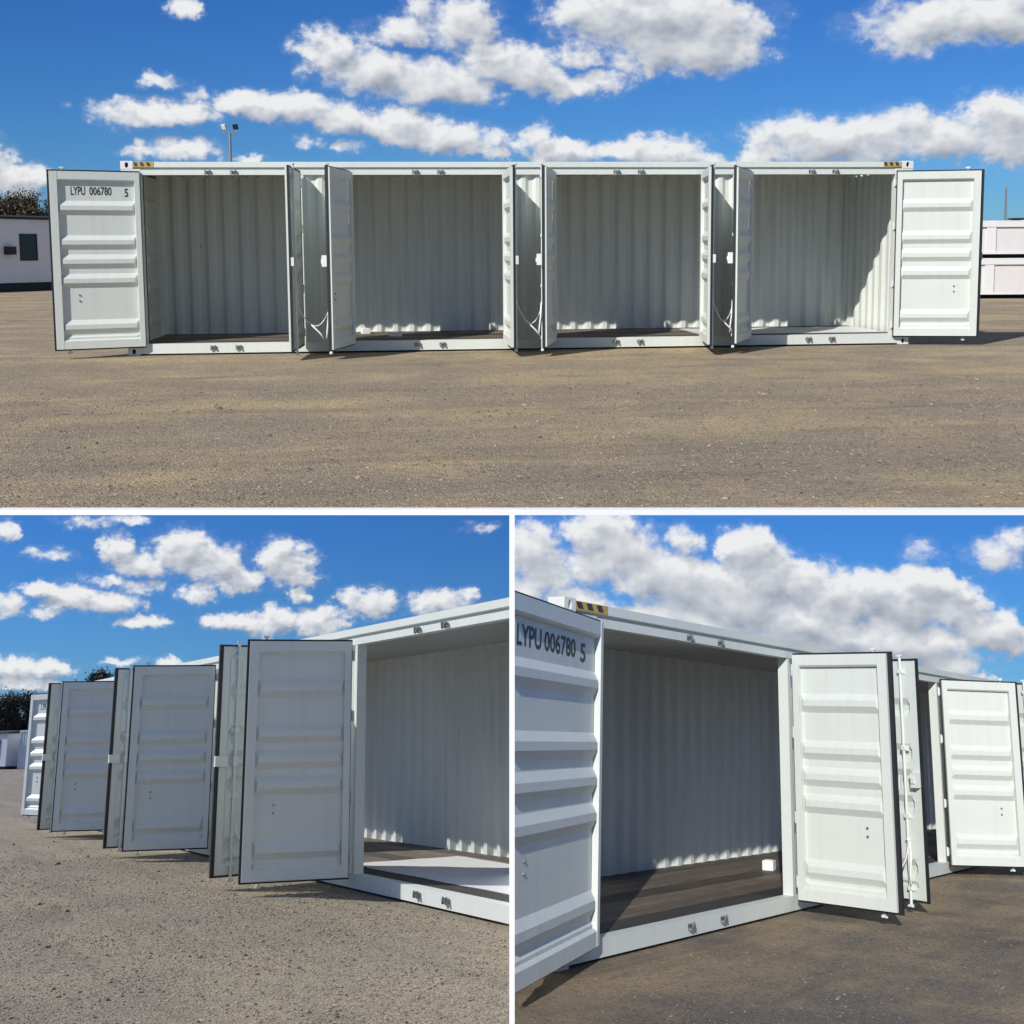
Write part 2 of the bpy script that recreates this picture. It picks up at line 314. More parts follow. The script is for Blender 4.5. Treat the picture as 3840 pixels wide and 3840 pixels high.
# ------------------------------------------------------------------ mesh helpers
class MB:
    def __init__(s): s.v = []; s.f = []
    def add(s, vs_, fs):
        o = len(s.v); s.v += [tuple(p) for p in vs_]; s.f += [tuple(i + o for i in q) for q in fs]; return s
    def box(s, x0, x1, y0, y1, z0, z1):
        return s.add([(x0,y0,z0),(x1,y0,z0),(x1,y1,z0),(x0,y1,z0),(x0,y0,z1),(x1,y0,z1),(x1,y1,z1),(x0,y1,z1)],
                     [(0,3,2,1),(4,5,6,7),(0,1,5,4),(1,2,6,5),(2,3,7,6),(3,0,4,7)])
    def bar(s, p, q, a, b=None, up=(0, 0, 1)):
        """box-section bar from p to q with half sizes a, b"""
        b = a if b is None else b
        p, q = Vector(p), Vector(q); d = (q - p).normalized()
        u = Vector(up)
        if abs(d.dot(u)) > .95: u = Vector((1, 0, 0))
        s1 = d.cross(u).normalized()*a; s2 = d.cross(s1).normalized()*b
        return s.add([p-s1-s2, p+s1-s2, p+s1+s2, p-s1+s2, q-s1-s2, q+s1-s2, q+s1+s2, q-s1+s2],
                     [(0,1,2,3),(7,6,5,4),(0,4,5,1),(1,5,6,2),(2,6,7,3),(3,7,4,0)])
    def tube(s, pts, r, n=8):
        pts = [Vector(p) for p in pts]; rs = r if isinstance(r, (list, tuple)) else [r]*len(pts)
        o = []; 
        for i, p in enumerate(pts):
            d = (pts[min(i+1, len(pts)-1)] - pts[max(i-1, 0)]).normalized()
            u = Vector((0, 0, 1)) if abs(d.z) < .9 else Vector((1, 0, 0))
            a = d.cross(u).normalized(); b = d.cross(a)
            o += [p + (a*math.cos(2*math.pi*k/n) + b*math.sin(2*math.pi*k/n))*rs[i] for k in range(n)]
        f = [(i*n+k, i*n+(k+1) % n, (i+1)*n+(k+1) % n, (i+1)*n+k) for i in range(len(pts)-1) for k in range(n)]
        f += [tuple(range(n-1, -1, -1)), tuple((len(pts)-1)*n+k for k in range(n))]
        return s.add(o, f)
    def extr(s, prof, x0, x1):
        """closed (y,z) profile extruded along x"""
        n = len(prof)
        v = [(x0, y, z) for y, z in prof] + [(x1, y, z) for y, z in prof]
        return s.add(v, [(i, (i+1) % n, n+(i+1) % n, n+i) for i in range(n)] + [tuple(range(n-1, -1, -1)), tuple(range(n, 2*n))])
    def strip(s, a, b):
        """open sheet between two equal point rows"""
        n = len(a); return s.add(list(a)+list(b), [(i, i+1, n+i+1, n+i) for i in range(n-1)])
    def mesh(s, name, smooth=False):
        m = bpy.data.meshes.new(name); m.from_pydata([tuple(p) for p in s.v], [], s.f); m.update()
        bm = bmesh.new(); bm.from_mesh(m); bmesh.ops.recalc_face_normals(bm, faces=bm.faces); bm.to_mesh(m); bm.free()
        if smooth:
            for p in m.polygons: p.use_smooth = True
        return m
    def obj(s, name, material, n, parent=None, M=None, smooth=False):
        return link(name, s.mesh(name, smooth), material, n, parent, M)
def link(name, me, material, n, parent=None, M=None):
    if material and not me.materials: me.materials.append(material)
    o = bpy.data.objects.new(name, me); YARD[n].objects.link(o)
    if parent is not None:
        o.parent = parent
        if M is not None: o.matrix_basis = M
    else: o.matrix_basis = SETM[n] @ (M or Matrix.Identity(4))
    return o
def empty(name, n, M=None):
    o = bpy.data.objects.new(name, None); YARD[n].objects.link(o); o.empty_display_size = .3
    o.matrix_basis = SETM[n] @ (M or Matrix.Identity(4)); return o
def tag(o, label, cat, group=None):
    o['label'] = label; o['category'] = cat
    if group: o['group'] = group
    return o
def T(x, y, z, rz=0, sc=1):
    return Matrix.Translation((x, y, z)) @ Matrix.Rotation(rz, 4, 'Z') @ Matrix.Diagonal((sc, sc, sc, 1))

# ------------------------------------------------------------------ ground sheets
def clip_world(o, planes):
    """trim a mesh object by world planes (point, normal): keep the side the normal points to"""
    mw = world_matrix(o); inv = mw.inverted()
    pts = [mw @ v.co for v in o.data.vertices]
    if not pts: return True
    for co_, no in planes:
        s = [(p - co_).dot(no) for p in pts]
        if max(s) <= 0: return False
        if min(s) >= 0: continue
        if o.data.users > 1: o.data = o.data.copy()
        bm = bmesh.new(); bm.from_mesh(o.data)
        lc = inv @ co_; ln = (mw.to_3x3().transposed() @ no).normalized()
        bmesh.ops.bisect_plane(bm, geom=bm.verts[:]+bm.edges[:]+bm.faces[:], plane_co=lc, plane_no=ln, clear_inner=True)
        bm.to_mesh(o.data); bm.free(); o.data.update()
        pts = [mw @ v.co for v in o.data.vertices]
        if not pts: return False
    return True
def world_matrix(o):
    m = o.matrix_basis.copy()
    return m if o.parent is None else world_matrix(o.parent) @ m

DIVIDER_HALF = .0109
CUT = {2: [(EYE - RIGHT*DIVIDER_HALF, -RIGHT)], 3: [(EYE + RIGHT*DIVIDER_HALF, RIGHT)]}
rng = np.random.default_rng(7)

EDGE_A, EDGE_B = Vector((1.62375, -11.4484, 0)), Vector((7.62272, -12.2346, 0))   # the platform's front edge
EDIR = (EDGE_B - EDGE_A).normalized(); ENORM = Vector((-EDIR.y, EDIR.x, 0))       # points into the yard

def wavy(x, y, a):
    return a*(np.sin(x*1.3+.7*np.sin(y*.9))*np.cos(y*1.1+.5) + .6*np.sin(x*2.9+y*1.7) + .4*np.sin(x*.41-y*.63))
def edge_fade(n, x, y):
    if n != 1: return 1.0
    d = (x-EDGE_A.x)*ENORM.x + (y-EDGE_A.y)*ENORM.y
    return np.clip((d-.1)/1.6, 0, 1)
def ground(n, xs, ys, amp, planes):
    X, Y = np.meshgrid(xs, ys, indexing='ij'); Z = wavy(X, Y, amp)
    Z = np.where((Y > -.35), Z*.15, Z)*edge_fade(n, X, Y) - .006
    v = np.stack([X, Y, Z], -1).reshape(-1, 3); ny = len(ys)
    f = [(i*ny+j, (i+1)*ny+j, (i+1)*ny+j+1, i*ny+j+1) for i in range(len(xs)-1) for j in range(ny-1)]
    m = bpy.data.meshes.new('ground'); m.from_pydata(v.tolist(), [], f); m.update()
    for p in m.polygons: p.use_smooth = True
    o = link('ground', m, GROUND[n], n); o['kind'] = 'structure'
    clip_world(o, planes)
    return o
def spread(lo, a, b, hi, step, far):
    return np.concatenate([np.linspace(lo, a, far, endpoint=False), np.arange(a, b, step), np.linspace(b, hi, far)])
ground(1, spread(-400, -8, 16, 400, .35, 26), spread(-13, -12.5, 0, 600, .35, 30), .010, [(EDGE_A, ENORM)])
fwd = -BACK
g2 = ground(2, spread(-160, 6, 27, 60, .3, 24), spread(-60, -7, 0, 190, .3, 24), .010, CUT[2] + [(EYE + fwd*2.2, fwd)])
g3 = ground(3, spread(-60, -9, 13, 180, .3, 24), spread(-60, -7, 0, 190, .3, 24), .009, CUT[3] + [(EYE + fwd*2.2, fwd)])

def stones(n, count, area, size, planes, label):
    """loose gravel: small angular stones joined into one mesh"""
    (x0, x1), (y0, y1) = area
    P = np.stack([rng.uniform(x0, x1, count), rng.uniform(y0, y1, count)], -1)
    base = np.array([(1,0,0),(0,1,0),(-1,0,0),(0,-1,0),(0,0,1),(0,0,-1),(.6,.6,.55),(-.6,.5,.6)])
    tri = np.array([(0,6,4),(6,1,4),(1,7,4),(7,2,4),(2,3,4),(3,0,4),(0,1,6),(1,2,7)])
    M = SETM[n]; keep = np.ones(count, bool)
    A = np.array(M.to_3x3()); tr = np.array(M.translation)
    W = np.concatenate([P, np.zeros((count, 1))], 1) @ A.T + tr
    for c, no in planes: keep &= ((W - np.array(c)) @ np.array(no)) > .03
    P = P[keep]; k = len(P)
    s = size*np.exp(rng.normal(0, .42, k)); ang = rng.uniform(0, 6.28, k)
    V = base[None]*(1 + rng.normal(0, .22, (k, 8, 3)))
    V = V*np.stack([s*rng.uniform(.7, 1.4, k), s, s*rng.uniform(.4, .8, k)], -1)[:, None]
    ca, sa = np.cos(ang)[:, None], np.sin(ang)[:, None]
    X = V[..., 0]*ca - V[..., 1]*sa + P[:, 0, None]; Y = V[..., 0]*sa + V[..., 1]*ca + P[:, 1, None]
    amp = {1: .010, 2: .010, 3: .009}[n]
    zb = wavy(P[:, 0], P[:, 1], amp); zb = np.where(P[:, 1] > -.35, zb*.15, zb)*edge_fade(n, P[:, 0], P[:, 1]) - .006
    Z = V[..., 2] + zb[:, None] + .1*s[:, None]
    vv = np.stack([X, Y, Z], -1).reshape(-1, 3); ff = (tri[None] + (np.arange(k)*8)[:, None, None]).reshape(-1, 3)
    m = bpy.data.meshes.new('gravel'); m.vertices.add(len(vv)); m.vertices.foreach_set('co', vv.ravel())
    m.loops.add(len(ff)*3); m.loops.foreach_set('vertex_index', ff.ravel())
    m.polygons.add(len(ff)); m.polygons.foreach_set('loop_start', np.arange(len(ff))*3)
    m.update(calc_edges=True); m.validate()
    o = link('gravel', m, STONE, n); o['kind'] = 'stuff'; o['label'] = label; o['category'] = 'gravel'
stones(1, 34000, ((-4, 13), (-12.4, -5)), .0066, [(EDGE_A, ENORM)], 'fine loose gravel strewn over the brown ground before the long container')
stones(1, 220, ((-6, 15), (-12.4, 0)), .013, [(EDGE_A, ENORM)], 'few larger loose stones scattered before the long container')
stones(2, 80000, ((9, 25), (-7, -.3)), .0055, CUT[2] + [(EYE + fwd*2.2, fwd)], 'fine loose grey gravel covering the ground of the lower left yard')
stones(2, 7000, ((4, 25), (-8, 0)), .0095, CUT[2] + [(EYE + fwd*2.2, fwd)], 'scattered coarser stones on the gravel of the lower left yard')
stones(3, 24000, ((-6, 11), (-7, -.3)), .0046, CUT[3] + [(EYE + fwd*2.2, fwd)], 'fine grit on the packed ground of the lower right yard')

# ------------------------------------------------------------------ added strips standing in for the white borders between the views
ELEN = 60
kb = MB(); mid = (EDGE_A + EDGE_B)/2
for sgn in (0,):
    a, b = mid - EDIR*ELEN/2, mid + EDIR*ELEN/2
    w = ENORM*.06
    z0, z1 = -.031, .002
    kb.add([(a.x,a.y,z0),(b.x,b.y,z0),(b.x+w.x,b.y+w.y,z0),(a.x+w.x,a.y+w.y,z0),(a.x,a.y,z1),(b.x,b.y,z1),(b.x+w.x,b.y+w.y,z1),(a.x+w.x,a.y+w.y,z1)],
           [(0,3,2,1),(4,5,6,7),(0,1,5,4),(1,2,6,5),(2,3,7,6),(3,0,4,7)])
PLAIN = mat('plain_white', col=(.86, .87, .87), rough=.6)
border_ob = kb.obj('border_strip', PLAIN, 1, M=Matrix.Translation((0, 0, 0)))
border_ob.matrix_basis = Matrix.Translation(ENORM*-.002)
tag(border_ob, 'added thin white strip for the border below the upper view', 'divider')
wb = MB()
def cam_pt(X, Yup, Z): return EYE + RIGHT*X + UP*Yup + fwd*Z
for t0 in (0,):
    y_top = (.38 - 1930/3840)/1.2; y_bot = (.38 - 1.12)/1.2
    c = []
    for sx in (-DIVIDER_HALF, DIVIDER_HALF):
        c += [cam_pt(sx, y_top*5, 5), cam_pt(sx, y_bot*5, 5), cam_pt(sx, y_bot*178, 178), cam_pt(sx, y_top*178, 178)]
    wb.add(c, [(0,1,2,3),(7,6,5,4),(0,4,5,1),(1,5,6,2),(2,6,7,3),(3,7,4,0)])
dw = wb.obj('view_divider', PLAIN, 1)
tag(dw, 'added thin white upright divider for the border between the two lower views', 'wall')

# ------------------------------------------------------------------ the skies over the two lower yards
def lower_sky(n, az0, az1):
    M = SETM[n]; inv = M.inverted(); eye = inv @ EYE
    rad = 185.0
    v = []; f = []
    na, ne = 60, 26
    for i in range(na+1):
        az = R(az0 + (az1-az0)*i/na)
        for j in range(ne+1):
            el = R(-2.5 + 42*j/ne)
            v.append((rad*math.sin(az)*math.cos(el), rad*math.cos(az)*math.cos(el), rad*math.sin(el)))
    f = [(i*(ne+1)+j, (i+1)*(ne+1)+j, (i+1)*(ne+1)+j+1, i*(ne+1)+j+1) for i in range(na) for j in range(ne)]
    m = bpy.data.meshes.new('sky'); m.from_pydata(v, [], f); m.update()
    o = bpy.data.objects.new('sky', m); SKIES.objects.link(o)
    o.matrix_basis = M @ Matrix.Translation(eye)
    o['kind'] = 'structure'
    ceil = Vector((0, 0, -.05))
    clip_world(o, [(ceil, Vector((0, 0, -1)))] + CUT[n])
    # unseen glowing sheet added under the platform, lighting the yard as its sky overhead
    mw = o.matrix_basis; iv = mw.inverted()
    bm = bmesh.new(); bm.from_mesh(m)
    a = mid + ENORM*.35
    side = -1 if n == 2 else 1
    q = [a - EDIR*1.0*0, a + EDIR*side*110, a + EDIR*side*110 + ENORM*178, a + ENORM*178]
    q = [a - EDIR*side*12, a + EDIR*side*110, a + EDIR*side*110 + ENORM*178, a - EDIR*side*12 + ENORM*178]
    vs2 = [bm.verts.new(iv @ Vector((p.x, p.y, -.04))) for p in q]
    bm.faces.new(vs2)
    bm.to_mesh(m); bm.free(); m.update()
    clip_world(o, CUT[n])
    mt = bpy.data.materials.new('lower_sky_%d' % n); mt.use_nodes = True; nt = mt.node_tree; nt.nodes.clear()
    t = nd(nt, 'ShaderNodeTexCoord').outputs['Object']
    d = vmt(nt, 'NORMALIZE', t)
    out = nd(nt, 'ShaderNodeOutputMaterial'); nt.links.new(sky_shader(nt, n, d, True), out.inputs[0])
    mt.cycles.emission_sampling = 'NONE'
    m.materials.append(mt)
lower_sky(2, -150, -45)
lower_sky(3, 40, 145)

# ------------------------------------------------------------------ the container with eight side doors
HX = [.3, 2.61, 3.3933, 5.7033, 6.4867, 8.7967, 9.58, 11.89]      # hinge stations along the side
LEN, DEP, HGT = 12.19, 2.438, 2.896
ZT, ZB = 2.72, .144                                                # door top and bottom

def corr(s0, s1, pitch, depth):
    """trapezoid corrugation: list of (s, d) from s0 to s1"""
    out = []; k = max(1, round((s1-s0)/pitch)); p = (s1-s0)/k
    for i in range(k):
        b = s0 + i*p
        out += [(b, 0), (b+.26*p, 0), (b+.5*p, depth), (b+.76*p, depth)]
    return out + [(s1, 0)]

def casting_mesh():
    b = MB(); w, d, h = .178, .165, .118
    b.add([(0,d,0),(w,d,0),(w,d,h),(0,d,h),(0,0,0),(w,0,0),(w,0,h),(0,0,h)], [(0,1,2,3),(0,4,5,1),(3,2,6,7),(1,5,6,2),(0,3,7,4)])
    n = 12; hole = [(w/2+.027*math.cos(2*math.pi*i/n), h/2+.042*math.sin(2*math.pi*i/n)) for i in range(n)]
    def edge(x, z):
        dx, dz = x-w/2, z-h/2; k = min((w/2)/abs(dx) if abs(dx) > 1e-6 else 9e9, (h/2)/abs(dz) if abs(dz) > 1e-6 else 9e9)
        return (w/2+dx*k, h/2+dz*k)
    o = [edge(*p) for p in hole]
    vs_ = [(x, 0, z) for x, z in o] + [(x, 0, z) for x, z in hole] + [(x, .045, z) for x, z in hole]
    fs = [(i, (i+1) % n, n+(i+1) % n, n+i) for i in range(n)] + [(n+i, n+(i+1) % n, 2*n+(i+1) % n, 2*n+i) for i in range(n)]
    b.add(vs_, fs)
    for cx, cz in ((0,0),(w,0),(w,h),(0,h)):
        i = min(range(n), key=lambda k: (o[k][0]-cx)**2+(o[k][1]-cz)**2)
        j = min((k for k in range(n) if k != i and (abs(o[k][0]-cx) < 1e-6 or abs(o[k][1]-cz) < 1e-6) and ((abs(o[k][0]-cx) < 1e-6) != (abs(o[i][0]-cx) < 1e-6))), key=lambda k: (o[k][0]-cx)**2+(o[k][1]-cz)**2, default=None)
        if j is not None: b.add([(cx, 0, cz), (o[i][0], 0, o[i][1]), (o[j][0], 0, o[j][1])], [(0, 1, 2)])
    return b.mesh('corner_casting')
CASTING = casting_mesh()
def hole_mesh():
    n = 12; w, h = .178, .118
    return MB().add([(w/2+.029*math.cos(2*math.pi*i/n), .044, h/2+.044*math.sin(2*math.pi*i/n)) for i in range(n)], [tuple(range(n))]).mesh('hole_shade_disc')  # black disc set in the hole as its painted shade
CHOLE = hole_mesh()

def keeper_mesh():
    """cam keeper: back plate with two hooked prongs"""
    b = MB(); b.box(-.06, .06, -.006, 0, -.03, .03)
    for sx in (-1, 1):
        b.bar((sx*.042, -.006, .022), (sx*.042, -.05, .030), .011, .014)
        b.bar((sx*.042, -.045, .032), (sx*.016, -.056, -.026), .011, .011)
        b.bar((sx*.016, -.05, -.026), (sx*.050, -.03, -.036), .010, .010)
    return b.mesh('cam_keeper')
KEEPER = keeper_mesh()
for _v in KEEPER.vertices: _v.co *= .8

def door_profile():
    """(z, y) down the inner face of a door panel: flat recessed sheet with five proud ribs"""
    lo, hi = -.028, .016; H = ZT - ZB; out = [(ZT-.13, lo)]
    for a in (.163, .357, .465, .574, .836):
        z = ZT - a*H
        out += [(z, lo), (z-.072, hi), (z-.135, hi), (z-.205, lo)]
    out += [(ZB+.19, lo), (ZB+.165, -.006), (ZB+.13, -.006)]
    return out

def door_meshes(w, g=.014):
    """meshes of one left-hand door: x from the hinge to the free edge, inner face towards +y"""
    r = {}
    b = MB(); st = .105
    b.box(.030, st, -.024, .03, ZB, ZT); b.box(w-st-.01, w-.012, -.024, .03, ZB, ZT)
    b.extr([(-.024, ZT), (.027, ZT), (.027, ZT-.115), (.006, ZT-.135), (-.024, ZT-.135)], st, w-st-.01)
    b.extr([(-.024, ZB), (.027, ZB), (.027, ZB+.115), (.006, ZB+.135), (-.024, ZB+.135)], st, w-st-.01)
    r['frame'] = b.mesh('frame')
    prof = door_profile(); lo = -.028
    x0, x1 = st-.006, w-st-.004
    rows = []
    for x, fl in ((x0, 1), (x0+.045, 0), (x1-.045, 0), (x1, 1)):
        rows.append([(x, (lo if fl else y), z) for z, y in prof])
    b = MB()
    for i in range(3): b.strip(rows[i], rows[i+1])
    back = [[(x, y-.004, z) for x, y, z in q] for q in rows]
    for i in range(3): b.strip(back[i+1], back[i])
    r['panel'] = b.mesh('panel')
    b = MB()
    b.box(.018, w+g, -.034, -.004, ZT+.002, ZT+.022); b.box(.018, w+g, -.034, -.004, ZB-.022, ZB-.002)
    b.box(w-.010, w+g, -.0341, -.004, ZB-.0025, ZT+.0025); b.box(.018, .029, -.033, -.0041, ZB-.002, ZT+.002)
    r['gasket'] = b.mesh('gasket')
    u = w-.2; b = MB()
    b.tube([(u, -.058, ZB-.07), (u, -.058, ZT+.062)], .0165, 10)
    for z, s in ((ZB-.06, -1), (ZT+.052, 1)):
        b.box(u-.022, u+.022, -.078, -.038, z-.012, z+.012)
        b.bar((u-.034, -.070, z+s*.003), (u+.034, -.062, z+s*.007), .008, .010)
    r['lock_rod'] = b.mesh('lock_rod')
    b = MB(); b.box(u-.055, u+.055, -.040, -.0332, -.03, .03); b.box(u-.024, u+.024, -.08, -.0401, -.022, .022)
    r['rod_bracket'] = b.mesh('rod_bracket')
    b = MB(); zc = 1.40
    b.box(u-.03, u+.03, -.085, -.0565, zc-.055, zc+.055)
    b.bar((u, -.075, zc), (u-.40, -.062, zc-.07), .013, .009); b.bar((u-.40, -.062, zc-.07), (u-.47, -.062, zc-.075), .017, .012)
    b.box(u-.46, u-.36, -.055, -.0334, zc-.13, zc-.04)
    r['handle'] = b.mesh('handle')
    b = MB(); b.box(w-.115, w+.055, -.052, -.035, zc-.06, zc+.06); b.box(w+.038, w+.0551, -.075, -.052, zc-.06, zc+.06)
    r['overlap_plate'] = b.mesh('overlap_plate')
    b = MB(); b.box(w-.09, w-.015, -.115, -.0242, zc-.075, zc+.085); b.box(w-.075, w-.03, -.13, -.1151, zc-.03, zc+.03)
    r['lock_box'] = b.mesh('lock_box')
    b = MB()
    b.box(-.012, .085, -.036, -.0245, -.045, .045); b.tube([(-.004, -.028, -.06), (-.004, -.028, .06)], .016, 8)
    r['hinge'] = b.mesh('hinge')
    b = MB(); b.tube([(w*.72, lo-.001, 0), (w*.72, lo+.012, 0)], .014, 8)
    r['bolt_head'] = b.mesh('bolt_head')
    return r
def mirrored(me):
    m = me.copy()
    for v in m.vertices: v.co.y = -v.co.y
    m.flip_normals(); return m

def letters(txt, width, height, thick):
    cu = bpy.data.curves.new('letters', 'FONT'); cu.body = txt; cu.offset = thick; cu.resolution_u = 3
    ob = bpy.data.objects.new('letters', cu); scn.collection.objects.link(ob)
    bpy.context.view_layer.update()
    me = bpy.data.meshes.new_from_object(ob.evaluated_get(bpy.context.evaluated_depsgraph_get()))
    bpy.data.objects.remove(ob); bpy.data.curves.remove(cu)
    xs = [v.co.x for v in me.vertices]; ys = [v.co.y for v in me.vertices]
    x0, x1, y0, y1 = min(xs), max(xs), min(ys), max(ys)
    for v in me.vertices:
        v.co = ((v.co.x-x0)/(x1-x0)*width, (v.co.y-y0)/(y1-y0)*height, 0)
    me.name = 'lettering'; return me

def container(n, wd, angles, label, first=None):
    S = STRETCH[n]; L = LEN*S; X = [x*S for x in HX]
    root = empty('shipping_container', n); tag(root, label, 'container', 'views of the side-door container')
    P = lambda b, name, m, sm=False: b.obj(name, m, n, root, smooth=sm)
    # frame
    for x in (0, L-.178):
        for z in (0, HGT-.118):
            c = link('corner_casting', CASTING, WHITE2, n, root, Matrix.Translation((x, -.008, z)))
            link('hole_shade_disc', CHOLE, HOLE_SHADE, n, c)
            c = link('corner_casting', CASTING, WHITE2, n, root, Matrix.Translation((x+.178, DEP+.004, z)) @ Matrix.Rotation(math.pi, 4, 'Z'))
    for x0, x1 in ((.004, X[0]-.012), (X[7]+.012, L-.004)):
        P(MB().box(x0, x1, -.004, .13, .1185, HGT-.1185), 'corner_post', WHITE)
    for x0, x1 in ((.004, .14), (L-.14, L-.004)):
        P(MB().box(x0, x1, DEP-.13, DEP, .1185, HGT-.1185), 'corner_post', WHITE)
    P(MB().extr([(.0, 2.882), (.0, 2.803), (.062, 2.797), (.062, 2.772), (.0, 2.766), (.0, 2.690), (.125, 2.690), (.125, 2.882)], .1785, L-.1785), 'top_rail', WHITE)
    P(MB().extr([(.002, .17), (.002, .022), (.125, .022), (.125, .17)], .1785, L-.1785), 'bottom_rail', WHITE)
    P(MB().box(.1785, L-.1785, DEP-.08, DEP, 2.78, 2.875), 'rear_top_rail', WHITE)
    P(MB().box(.1785, L-.1785, DEP-.08, DEP, .022, .165), 'rear_bottom_rail', WHITE)
    P(MB().box(.15, L-.15, .126, DEP-.081, .03, .137), 'underfloor_light_block', UNDER)  # solid dark box added unseen below the floor to block light
    # skins
    rw = corr(.06, L-.06, .278*(1+.35*(S-1)), .052)
    P(MB().strip([(s, DEP-.108+d, .138) for s, d in rw], [(s, DEP-.108+d, 2.83) for s, d in rw]), 'rear_wall', INNER)
    ew = corr(.13, DEP-.05, .278, .040)
    P(MB().strip([(L-.075+d, s, .138) for s, d in ew], [(L-.075+d, s, 2.83) for s, d in ew]), 'end_wall', INNER)
    rf = corr(.06, L-.06, .21*(1+.35*(S-1)), .034)
    P(MB().strip([(s, .08, 2.80+d) for s, d in rf], [(s, DEP-.04, 2.80+d) for s, d in rf]), 'roof', ROOF_SHADE)
    # the closed cargo doors at the left end, seen from inside
    for y0, y1 in ((.14, DEP/2-.012), (DEP/2+.012, DEP-.1)):
        b = MB(); b.box(.04, .075, y0, y1, .14, 2.80)
        for a in (.12, .33, .50, .67, .84):
            z = .14+2.6*a
            b.add([(.0752, y0+.13, z-.09), (.0752, y1-.13, z-.09), (.105, y1-.15, z-.04), (.105, y0+.15, z-.04), (.105, y1-.15, z+.04), (.105, y0+.15, z+.04), (.0752, y1-.13, z+.09), (.0752, y0+.13, z+.09)],
                  [(0,1,2,3), (3,2,4,5), (5,4,6,7), (0,3,5,7), (1,6,4,2)])
        e = P(b, 'cargo_door', INNER)
        g = MB(); g.box(.0755, .086, y0, y0+.022, .142, 2.79); g.box(.0755, .086, y1-.022, y1, .142, 2.79); g.box(.0755, .0861, y0+.0221, y1-.0221, 2.765, 2.788)
        g.obj('gasket', RUBBER, n, e)
    # wall pieces between the bays
    for i in (1, 3, 5):
        a, b_ = X[i]+.010, X[i+1]-.010; pw = .058
        ww = corr(a+pw, b_-pw, .215*S, .036)
        P(MB().strip([(s, .045+d, .171) for s, d in ww], [(s, .045+d, 2.692) for s, d in ww]), 'wall_panel', WHITE)
        P(MB().strip([(s, .051+d, .171) for s, d in ww], [(s, .051+d, 2.692) for s, d in ww]), 'wall_lining', INNER)
        for x0 in (a, b_-pw): P(MB().box(x0, x0+pw, .004, .12, .1702, 2.6898), 'door_post', WHITE)
    # plywood floor
    rows, cols = 7, 5; bw = (DEP-.081-.126)/rows; bl = (L-.3)/cols
    board = MB().box(.002, bl-.002, .0015, bw-.0015, 0, .028).mesh('floor_board')
    for i in range(cols):
        for j in range(rows):
            fb = link('floor_board', board, FLOOR, n, root, Matrix.Translation((.15+i*bl, .126+j*bw, .1375)))
            v = (.95, .35, .1, .85, .2, .15, .6)[j] + .12*math.sin(i*2.3+j); fb.color = (max(0, min(1, v)),)*3 + (1,)
    # keepers for the lock rods, on the header and the sill
    for i in (0, 2, 4, 6):
        c = (X[i]+X[i+1])/2
        for dx in (-.19*S, .19*S):
            link('cam_keeper', KEEPER, STEEL, n, root, Matrix.Translation((c+dx, 0, 2.728)))
            link('cam_keeper', KEEPER, STEEL, n, root, Matrix.Translation((c+dx, .002, .105)) @ Matrix.Rotation(math.pi, 4, 'Y'))
    # yellow and black height warning on both ends of the top rail
    for x0 in (.19, L-.19-.29*S):
        w = .29*S
        st = P(MB().box(x0, x0+w, -.006, -.0006, 2.806, 2.880), 'warning_strip', YELLOW)
        for k in range(3):
            a = x0 + w*(.06+.32*k); d = w*.17; e = w*.07
            MB().add([(a, -.0068, 2.818), (a+d, -.0068, 2.818), (a+d-e, -.0068, 2.874), (a-e, -.0068, 2.874)], [(0, 1, 2, 3)]).obj('black_stripe', INK, n, st)
    # the eight doors
    left = door_meshes(wd); right = {k: mirrored(v) for k, v in door_meshes(wd, .038).items()}
    rods = {}
    for h in range(8):
        A = R(angles[h]); lft = h % 2 == 0; D = left if lft else right
        if h == 0 and first: D = door_meshes(first)
        M = Matrix.Translation((X[h], -.045, 0)) @ Matrix.Rotation(-A, 4, 'Z')
        dr = link('door', D['panel'], WHITE, n, root, M)
        link('frame', D['frame'], WHITE, n, dr); link('gasket', D['gasket'], RUBBER, n, dr)
        link('lock_rod', D['lock_rod'], WHITE2, n, dr); 
        for z in (ZB+.12, 1.02, 1.75, ZT-.12): link('rod_bracket', D['rod_bracket'], WHITE2, n, dr, Matrix.Translation((0, 0, z)))
        for z in (.93, .845): link('bolt_head', D['bolt_head'], STEEL, n, dr, Matrix.Translation((0, 0, z)))
        if lft: link('lock_box', D['lock_box'], WHITE2, n, dr)
        else:
            link('handle', D['handle'], WHITE2, n, dr); link('overlap_plate', D['overlap_plate'], WHITE2, n, dr)
        for z in (.32, .98, 1.88, 2.56):
            link('hinge', D['hinge'], WHITE2, n, dr, Matrix.Translation((0, 0, z)))
        rods[h] = M @ Vector((wd-.2, -.058 if lft else .058, 0))
        if h == 0:
            w0 = first or wd; dr['label'] = 'door swung right back with a black serial number across its top'
            rows = (('LYPU', 2.17, .57), ('006780', 1.53, .84), ('5', .55, .16)) if n == 3 else (('LYPU', .765*w0, .155*w0), ('006780', .565*w0, .24*w0), ('5', .185*w0, .042*w0))
            for txt, u, wid in rows:
                me = letters(txt, wid, .152 if n == 3 else .125, .024)
                for v in me.vertices: v.co = (-v.co.x, 0, v.co.y)
                zz = ZT-.136-.205 - (.02 if txt == '5' else 0)
                link('lettering', me, INK, n, dr, Matrix.Translation((u, -.0262, zz)))
    return root, rods

